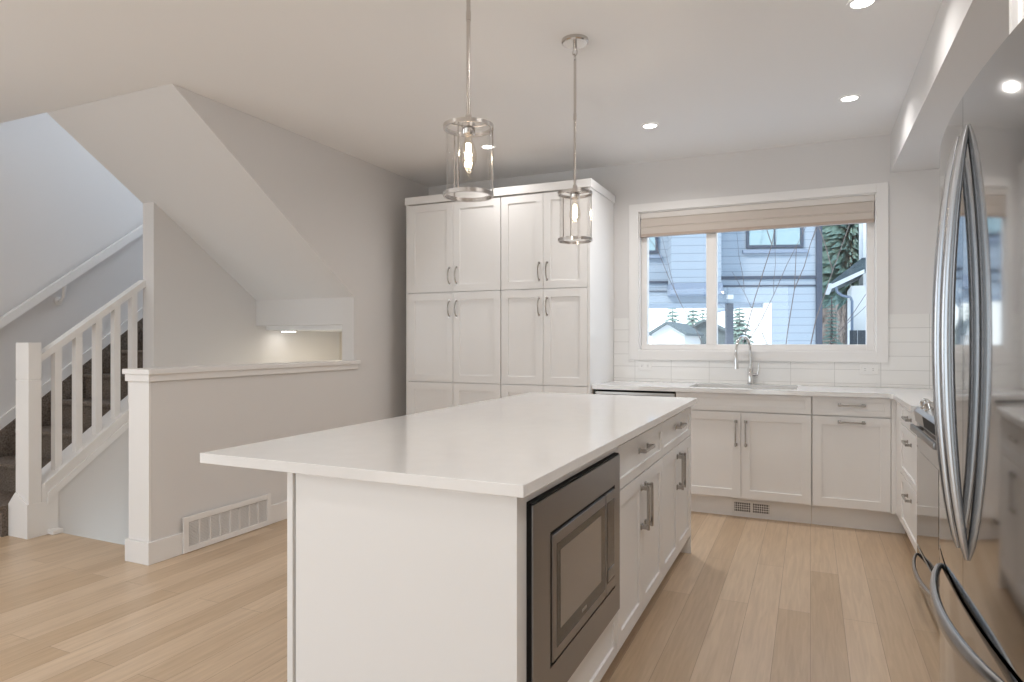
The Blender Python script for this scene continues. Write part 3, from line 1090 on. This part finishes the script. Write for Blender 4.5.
MB().box(xo + 0.0035, xo + 0.0048, 2.130, 2.214, 0.432, 0.705).build('keypad', M['mwdark'], mp)
s = MB()
for k in range(4):
    s.box(xo + 0.0046, xo + 0.0052, 1.862 + k * 0.011, 1.869 + k * 0.011, 0.440, 0.449)
s.build('maker_mark', M['steel'], mdoor)
MB().box(xo + 0.0035, xo + 0.007, 2.134, 2.210, 0.440, 0.478, 0.001).build('open_button', M['steel_dark'], mp)


def island_cabinet(label, y0, y1, far_end):
    r = thing('island_cabinet', label, 'cabinet', (-1.0, (y0 + y1) / 2, 0), 'island cabinets')
    b = MB()
    b.box(IXB + 0.02, IX1 - 0.020, y0, y1, 0.105, 0.883)
    b.build('body', M['cab'], r)
    MB().box(IXB + 0.02, IX1 - 0.085, y0, y1, 0.0, 0.105).build('toe_kick', M['cab'], r)
    d = IF.shaker(y0 + 0.002, y1 - 0.002, 0.700, 0.862, st=0.038).build('drawer', M['cab'], r)
    IF.pull((y0 + y1) / 2, 0.800, 0.17, False, proj=0.034, w=0.013).build('handle', M['nickel'], d)
    mid = (y0 + y1) / 2
    for (a, b2, u) in ((y0 + 0.002, mid - 0.0015, mid - 0.034), (mid + 0.0015, y1 - 0.002, mid + 0.034)):
        d = IF.shaker(a, b2, 0.110, 0.694).build('door', M['cab'], r)
        IF.pull(u, 0.560, 0.185, proj=0.036, w=0.014).build('handle', M['nickel'], d)
    if far_end:
        MB().box(IXB + 0.02, IX1, y1, y1 + 0.020, 0.0, 0.884, 0.001).build('end_panel', M['cab'], r)
    return r


island_cabinet('island cabinet of one drawer and two doors directly beyond the microwave', 2.330, 3.130, False)
island_cabinet('island cabinet of one drawer and two doors at the window end', 3.132, 3.932, True)
bp_ = MB().box(IXB, IXB + 0.02, IY0 - 0.004, IY1, 0.0, 0.884, 0.001)
tag(bp_.build('island_back_panel', M['cab']), 'white panel closing the island back under the worktop overhang', 'panel')
it = MB().box(-1.667, -0.607, 1.396, 3.978, 0.884, 0.914, 0.0018, 2)
tag(it.build('island_worktop', M['quartz']), 'long white quartz worktop on the kitchen island', 'countertop')

# ================================================================== LAMPS
def pendant(label, x, y):
    p = thing('pendant_lamp', label, 'lamp', (x, y, CEIL), 'glass pendants over the island')
    z1, z0, r = 1.985, 1.742, 0.083
    MB().lathe([(0.0, CEIL), (0.066, CEIL), (0.066, CEIL - 0.014), (0.060, CEIL - 0.020), (0.0, CEIL - 0.021)], (x, y, 0), 32).build('canopy', M['lamp_nickel'], p, smooth=True)
    s = MB()
    s.lathe([(0.0, CEIL - 0.02), (0.010, CEIL - 0.02), (0.010, CEIL - 0.045), (0.0, CEIL - 0.046)], (x, y, 0), 14)
    # two chain loops
    for k, zc2 in enumerate((CEIL - 0.062, CEIL - 0.088)):
        pts = []
        for q in range(17):
            a = 2 * PI * q / 16
            if k == 0:
                pts.append((x + 0.011 * math.cos(a), y, zc2 + 0.018 * math.sin(a)))
            else:
                pts.append((x, y + 0.011 * math.cos(a), zc2 + 0.018 * math.sin(a)))
        s.tube(pts, 0.0028, 6)
    s.build('swivel_link', M['lamp_nickel'], p, smooth=True)
    s = MB()
    s.cyl((x, y, CEIL - 0.100), (x, y, 2.36), 0.0068, seg=12)
    s.cyl((x, y, 2.375), (x, y, 2.345), 0.0085, seg=12)
    s.cyl((x, y, 2.36), (x, y, z1 + 0.03), 0.0068, seg=12)
    s.build('stem', M['lamp_nickel'], p, smooth=True)
    s = MB()
    s.lathe([(0.0, z1 + 0.036), (0.010, z1 + 0.036), (0.014, z1 + 0.014), (0.023, z1 + 0.006), (0.023, z1 - 0.028), (0.019, z1 - 0.034), (0.0, z1 - 0.035)], (x, y, 0), 20)
    s.build('lamp_socket', M['lamp_nickel'], p, smooth=True)
    for (za, zb) in ((z1 - 0.013, z1 + 0.001), (z0, z0 + 0.014)):
        s = MB()
        s.lathe([(r + 0.003, za), (r + 0.003, zb), (r - 0.004, zb), (r - 0.004, za), (r + 0.003, za)], (x, y, 0), 40)
        if za > 1.9:
            for a in (0, 2 * PI / 3, 4 * PI / 3):
                s.cyl((x + 0.02 * math.cos(a), y + 0.02 * math.sin(a), z1 - 0.006), (x + (r - 0.002) * math.cos(a), y + (r - 0.002) * math.sin(a), z1 - 0.006), 0.0035, seg=8)
        s.build('ring', M['lamp_nickel'], p, smooth=True)
    for a in (0.6, 0.6 + 2 * PI / 3, 0.6 + 4 * PI / 3):
        MB().cyl((x + r * math.cos(a), y + r * math.sin(a), z0 + 0.01), (x + r * math.cos(a), y + r * math.sin(a), z1 - 0.01), 0.003, seg=8).build('side_rod', M['lamp_nickel'], p)
    MB().lathe([(r - 0.006, z0 + 0.002), (r - 0.006, z1 - 0.004), (r - 0.010, z1 - 0.004), (r - 0.010, z0 + 0.002), (r - 0.006, z0 + 0.002)], (x, y, 0), 40).build('glass_shade', M['shade_glass'], p, smooth=True)
    zb = z1 - 0.036
    prof = [(0.011, zb), (0.013, zb - 0.015), (0.022, zb - 0.036), (0.0285, zb - 0.062), (0.027, zb - 0.085), (0.018, zb - 0.103), (0.006, zb - 0.111), (0.0, zb - 0.112)]
    MB().lathe(prof, (x, y, 0), 20).build('bulb', M['bulb_glass'], p, smooth=True)
    s = MB()
    for k in range(4):
        a = PI / 4 + k * PI / 2
        s.cyl((x + 0.006 * math.cos(a), y + 0.006 * math.sin(a), zb - 0.025), (x + 0.009 * math.cos(a), y + 0.009 * math.sin(a), zb - 0.082), 0.0022, seg=6)
    s.build('filament', M['filament'], p)
    l = light('pendant_glow', 'POINT', (x, y, z1 - 0.092), (0, 0, 0), 3.0, (1.0, 0.88, 0.74), 0.014)
    return p


pendant('glass cylinder pendant over the near half of the island', -1.062, 1.970)
pendant('glass cylinder pendant over the window half of the island, canopy showing', -1.060, 3.075)


def can_light(label, x, y, power=8):
    p = thing('recessed_light', label, 'light', (x, y, CEIL), 'recessed ceiling lights')
    MB().lathe([(0.060, CEIL - 0.0005), (0.060, CEIL - 0.004), (0.047, CEIL - 0.006), (0.044, CEIL - 0.001)], (x, y, 0), 32).build('trim_ring', M['white_plastic'], p, smooth=True)
    MB().lathe([(0.0, CEIL - 0.003), (0.046, CEIL - 0.003), (0.046, CEIL - 0.0005), (0.0, CEIL - 0.0005)], (x, y, 0), 32).build('lens', M['lamp'], p)
    light('recessed_glow', 'AREA', (x, y, CEIL - 0.008), (0, 0, 0), power, (1.0, 0.97, 0.94), 0.09, spread=math.radians(150), shape='DISK')
    return p


can_light('round recessed ceiling light near the window, left of the two', -1.009, 4.510, 11)
can_light('round recessed ceiling light by the bulkhead, near the window corner', 0.219, 4.507, 3.5)
can_light('round recessed ceiling light by the bulkhead, at the top picture edge', 0.207, 3.254, 3.5)
can_light('round recessed ceiling light in front of the pantry, seen behind the near pendant', -2.247, 4.482, 3)
for (x, y) in ((0.2, 1.6), (-2.2, 0.6), (-3.9, 0.4), (0.2, -0.6), (-2.2, -1.4)):  # unseen lamps without fixtures, added to light the room
    light('added_ceiling_fill', 'AREA', (x, y, CEIL - 0.008), (0, 0, 0), 8, (1.0, 0.97, 0.94), 0.09, spread=math.radians(150), shape='DISK')

nl = thing('stairwell_light', 'small glowing flush light on the low ceiling of the basement stair', 'light', (-4.27, 4.52, 1.346))
MB().lathe([(0.075, 1.346), (0.075, 1.338), (0.062, 1.334), (0.060, 1.344)], (-4.27, 4.52, 0), 28).build('trim_ring', M['white_plastic'], nl, smooth=True)
MB().lathe([(0.0, 1.330), (0.061, 1.330), (0.061, 1.340), (0.0, 1.340)], (-4.27, 4.52, 0), 28).build('lens', M['lamp'], nl)
light('stairwell_glow', 'AREA', (-3.75, 4.75, 1.325), (0, 0, 0), 5, (1.0, 0.88, 0.68), 0.15, shape='DISK')

# ================================================================== OUTSIDE
GZ = -0.4
struct(MB().box(-40, 40, YW + 0.2, 90, GZ - 0.2, GZ).build('ground', M['snow']))
ROT = math.radians(18.4)


def local_build(mb, name, material, parent, smooth=False):
    return mb.build(name, material, parent, smooth, world=False)


hs = thing('neighbour_house', 'large blue grey lap-sided house across the side yard', 'house', (0.134, 11.602, 0))
hs.rotation_euler = (0, 0, ROT)
H = MB()
H.box(-7.0, 0.0, 0.0, 0.25, 1.865, 6.5)          # upper storeys
H.box(-0.743, 0.0, 0.0, 0.25, GZ, 1.865)         # ground-floor wall at the corner
H.box(-0.25, 0.0, 0.25, 8.0, 2.05, 6.5)
H.box(-7.0, 0.0, 0.25, 1.6, 1.865, 2.05)  # ground floor left open like a carport in place of reflecting glass
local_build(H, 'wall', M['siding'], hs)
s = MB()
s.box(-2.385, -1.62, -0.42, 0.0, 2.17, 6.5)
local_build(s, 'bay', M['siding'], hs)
s = MB()
s.box(-2.40, -1.60, -0.44, 0.0, 1.985, 2.165, 0.004)
local_build(s, 'bay_skirt', M['ext_trim'], hs)
s = MB()
s.box(-7.0, -2.386, -0.03, 0.0, 2.20, 2.235)
s.box(-1.60, -0.06, -0.03, 0.0, 2.255, 2.30)
s.box(-1.60, -0.06, -0.02, 0.0, 2.135, 2.155)
s.box(-7.0, -2.386, -0.02, 0.0, 2.06, 2.08)
local_build(s, 'band_trim', M['ext_dark'], hs)
s = MB()
s.box(-0.06, 0.03, -0.04, 0.05, GZ, 6.5)
local_build(s, 'corner_board', M['ext_dark'], hs)


def house_window(x0, x1, z0, z1):
    g2 = MB()
    g2.box(x0, x1, -0.015, 0.0, z0, z1)
    fr2 = MB()
    k = 0.045
    for (a, b2, c2, d2) in ((x0 - k, x0, z0 - k, z1 + k), (x1, x1 + k, z0 - k, z1 + k), (x0, x1, z1, z1 + k), (x0, x1, z0 - k, z0)):
        fr2.box(a, b2, -0.035, 0.0, c2, d2)
    fr2.box((x0 + x1) / 2 - 0.012, (x0 + x1) / 2 + 0.012, -0.03, 0.0, z0, z1)
    w_ = local_build(fr2, 'window', M['ext_dark'], hs)
    local_build(g2, 'pane', M['ext_glass'], w_)
    sl2 = MB().box(x0 - 0.10, x1 + 0.10, -0.06, 0.0, z0 - 0.13, z0 - 0.075)
    local_build(sl2, 'sill', M['ext_trim'], w_)


house_window(-1.10, -0.30, 2.80, 3.95)
house_window(-3.40, -2.59, 2.74, 3.90)
s = MB()
s.box(-1.445, -1.335, 0.02, 0.14, GZ, 1.865)
local_build(s, 'dark_post', M['ext_dark'], hs)
s = MB()
s.box(-0.86, -0.743, -0.015, 0.10, GZ, 1.865)
local_build(s, 'white_post', M['ext_white'], hs)
lt = MB().box(-1.46, -1.36, -0.10, 0.0, 1.93, 2.00, 0.01)
local_build(lt, 'porch_light', M['ext_white'], hs)

# right-hand neighbour: pale gable end with eave, gutter and downspout
h2 = thing('pale_neighbour_house', 'pale stucco house at right with dark shingled eave and downspout', 'house', (0.94, 16.0, 0))
s = MB()
s.box(0.80, 8.0, 15.75, 17.4, GZ, 2.43)
s.box(1.03, 8.0, 15.9, 17.2, 2.43, 5.4)
s.build('wall', M['ext_white'], h2)
s = MB()
s.prism([(0.36, 2.40), (0.42, 2.40), (1.10, 2.72), (1.10, 2.98), (0.98, 2.98), (0.40, 2.50)], 'y', 15.4, 17.4)
s.build('eave_roof', M['roof'], h2)
s = MB()
s.box(0.33, 0.42, 15.38, 17.4, 2.36, 2.47, 0.01)
s.prism([(0.36, 2.36), (0.42, 2.36), (1.02, 2.66), (1.02, 2.74), (0.36, 2.43)], 'y', 15.36, 15.41)
s.build('fascia', M['ext_white'], h2)
s = MB()
s.tube([(0.50, 15.55, 2.40), (0.52, 15.58, 2.30), (0.62, 15.62, 2.22), (0.78, 15.68, 2.18), (0.81, 15.70, 2.10), (0.81, 15.70, GZ)], 0.028, 8)
s.build('downspout', M['ext_trim'], h2, smooth=True)
s = MB()
for k in range(6):
    s.box(0.74 + k * 0.15, 0.88 + k * 0.15, 15.2, 15.23, GZ, 1.47)
tag(s.build('yard_fence', M['fence']), 'short dark board fence in front of the pale stucco house', 'fence')


def gable_house(label, cx, cy, w2, d, eave, apex, wallm, roofm):
    r = thing('reflected_house', label, 'house', (cx, cy, GZ))
    MB().prism([(cx - w2, GZ), (cx + w2, GZ), (cx + w2, eave), (cx, apex), (cx - w2, eave)], 'y', cy, cy + d).build('wall', wallm, r)
    s = MB()
    t = 0.10
    o = 0.12
    sl_ = (apex - eave) / w2
    s.prism([(cx - w2 - o, eave - sl_ * o), (cx, apex), (cx + w2 + o, eave - sl_ * o), (cx + w2 + o, eave - sl_ * o + t), (cx, apex + t), (cx - w2 - o, eave - sl_ * o + t)], 'y', cy - 0.25, cy + d + 0.2)
    s.build('roof', roofm, r)
    return r


gable_house('stand-in for a white gabled house reflected in the grey house', -4.95, 25.2, 0.62, 4.0, 1.52, 1.90, M['ext_white'], M['roof'])  # solid houses set behind, in place of a reflection in the glass
gable_house('stand-in for a dark gabled house reflected behind the white one', -4.25, 30.0, 0.95, 1.0, 1.62, 2.12, M['roof'], M['roof'])

random.seed(4)


def conifer(label, x, y, h, r, name='conifer_tree', tiers=20, group=None, low=0.08, dens=26, wid=0.13):
    t = thing(name, label, 'tree', (x, y, GZ), group)
    MB().cyl((x, y, GZ), (x, y, GZ + h * 0.95), 0.012 * h + 0.03, 0.01, 8).build('trunk', M['bark'], t)
    mb = MB()
    bm = mb.bm
    for i in range(tiers):
        f0 = i / tiers
        zb = GZ + h * (low + (0.98 - low) * f0)
        rr = r * (1 - f0) ** 0.85 + 0.05
        nb = max(7, int(dens * (1 - f0 * 0.5)))
        for k in range(nb):
            a = 2 * PI * (k + random.random() * 0.7) / nb
            l = rr * random.uniform(0.45, 1.1)
            dz = -l * random.uniform(0.15, 0.45)
            wv = l * wid
            c_, s_ = math.cos(a), math.sin(a)
            base = Vector((x, y, zb))
            tip = Vector((x + l * c_, y + l * s_, zb + dz))
            mid = base.lerp(tip, 0.55) + Vector((0, 0, 0.06 * l))
            sd = Vector((-s_, c_, 0)) * wv
            vs_ = [bm.verts.new(p) for p in (base, mid + sd - Vector((0, 0, 0.12 * l)), tip, mid - sd - Vector((0, 0, 0.12 * l)), mid)]
            bm.faces.new((vs_[0], vs_[1], vs_[4]))
            bm.faces.new((vs_[1], vs_[2], vs_[4]))
            bm.faces.new((vs_[2], vs_[3], vs_[4]))
            bm.faces.new((vs_[3], vs_[0], vs_[4]))
    mb.build('foliage', M['conifer'], t)
    return t


for (x, y, h, r, lab) in ((-6.35, 33.5, 3.95, 1.3, 'stand-in for a reflected conifer over the white gabled house'),
                          (-6.05, 38, 4.5, 1.25, 'stand-in for a reflected conifer right of the white gable'),
                          (-5.15, 35.5, 3.9, 0.9, 'slim stand-in for a reflected conifer above the dark gabled roof'),
                          (-3.75, 40, 4.4, 1.3, 'stand-in for a reflected conifer beside the dark post')):
    conifer(lab, x, y, h, r, group='stand-ins for conifers reflected in the grey house', dens=34, wid=0.22)  # solid trees built in place of reflected ones
conifer('big evergreen tree behind the pale stucco eave', 1.05, 21.5, 9.5, 1.6, 'evergreen_tree', 80, low=0.34, dens=80, wid=0.035)
conifer('young evergreen low beside the grey house corner', 0.40, 15.0, 2.7, 0.36, 'young_evergreen', 34, dens=40, wid=0.08)


def twig(mb, p, d, l, r, depth):
    pts = [Vector(p)]
    dd = Vector(d).normalized()
    n = 5
    for k in range(n):
        dd = (dd + Vector((random.uniform(-.16, .16), random.uniform(-.10, .10), random.uniform(-0.02, .14)))).normalized()
        pts.append(pts[-1] + dd * l / n)
    mb.tube(pts, [r * (1 - 0.12 * k) for k in range(n + 1)], 5)
    if depth > 0:
        for k in (2, 4):
            q = pts[k]
            s_ = random.choice((-1, 1))
            nd = (dd + Vector((s_ * random.uniform(0.35, 0.75), random.uniform(-0.3, 0.3), random.uniform(0.0, 0.4)))).normalized()
            twig(mb, q, nd, l * random.uniform(0.45, 0.65), r * 0.6, depth - 1)


def bare_tree(label, x, y, stems, name='bare_sapling'):
    t = thing(name, label, 'tree', (x, y, GZ), 'leafless saplings in the side yard')
    mb = MB()
    for (dx, lean, l) in stems:
        twig(mb, (x + dx, y, GZ), (lean, 0, 1), l, 0.011, 2)
    mb.build('branches', M['bark'], t, smooth=True)


bare_tree('leafless sapling in front of the grey house, left one behind the faucet', -1.15, 9.4, ((0, -0.10, 3.6), (0.05, 0.10, 3.8)))
bare_tree('leafless sapling in front of the grey house corner, right one', -0.22, 9.8, ((0, -0.10, 3.0), (0.05, 0.06, 3.3)))

# scrub on the slope beyond, between the two houses
mb = MB()
for k in range(1500):
    py_ = random.uniform(24.2, 30)
    px_ = random.uniform(-0.1, 2.6)
    h = random.uniform(0.5, 1.3)
    pz = GZ + (py_ - 24) * 0.88
    p = Vector((px_, py_, pz))
    q = p + Vector((random.uniform(-.4, .4), random.uniform(-.3, .3), h))
    mb.tube([p, q], [0.02, 0.008], 3)
tag(mb.build('bare_scrub', M['scrub']), 'brown leafless scrub on the slope between the two near houses', 'bushes', kind='stuff')
struct(MB().prism([(24, GZ), (45, GZ), (45, 8.0), (30, 4.9)], 'x', -0.2, 12).build('hillside', mat('hillside_brush', (0.33, 0.31, 0.29), 0.95, noise=(3, 0.35))))
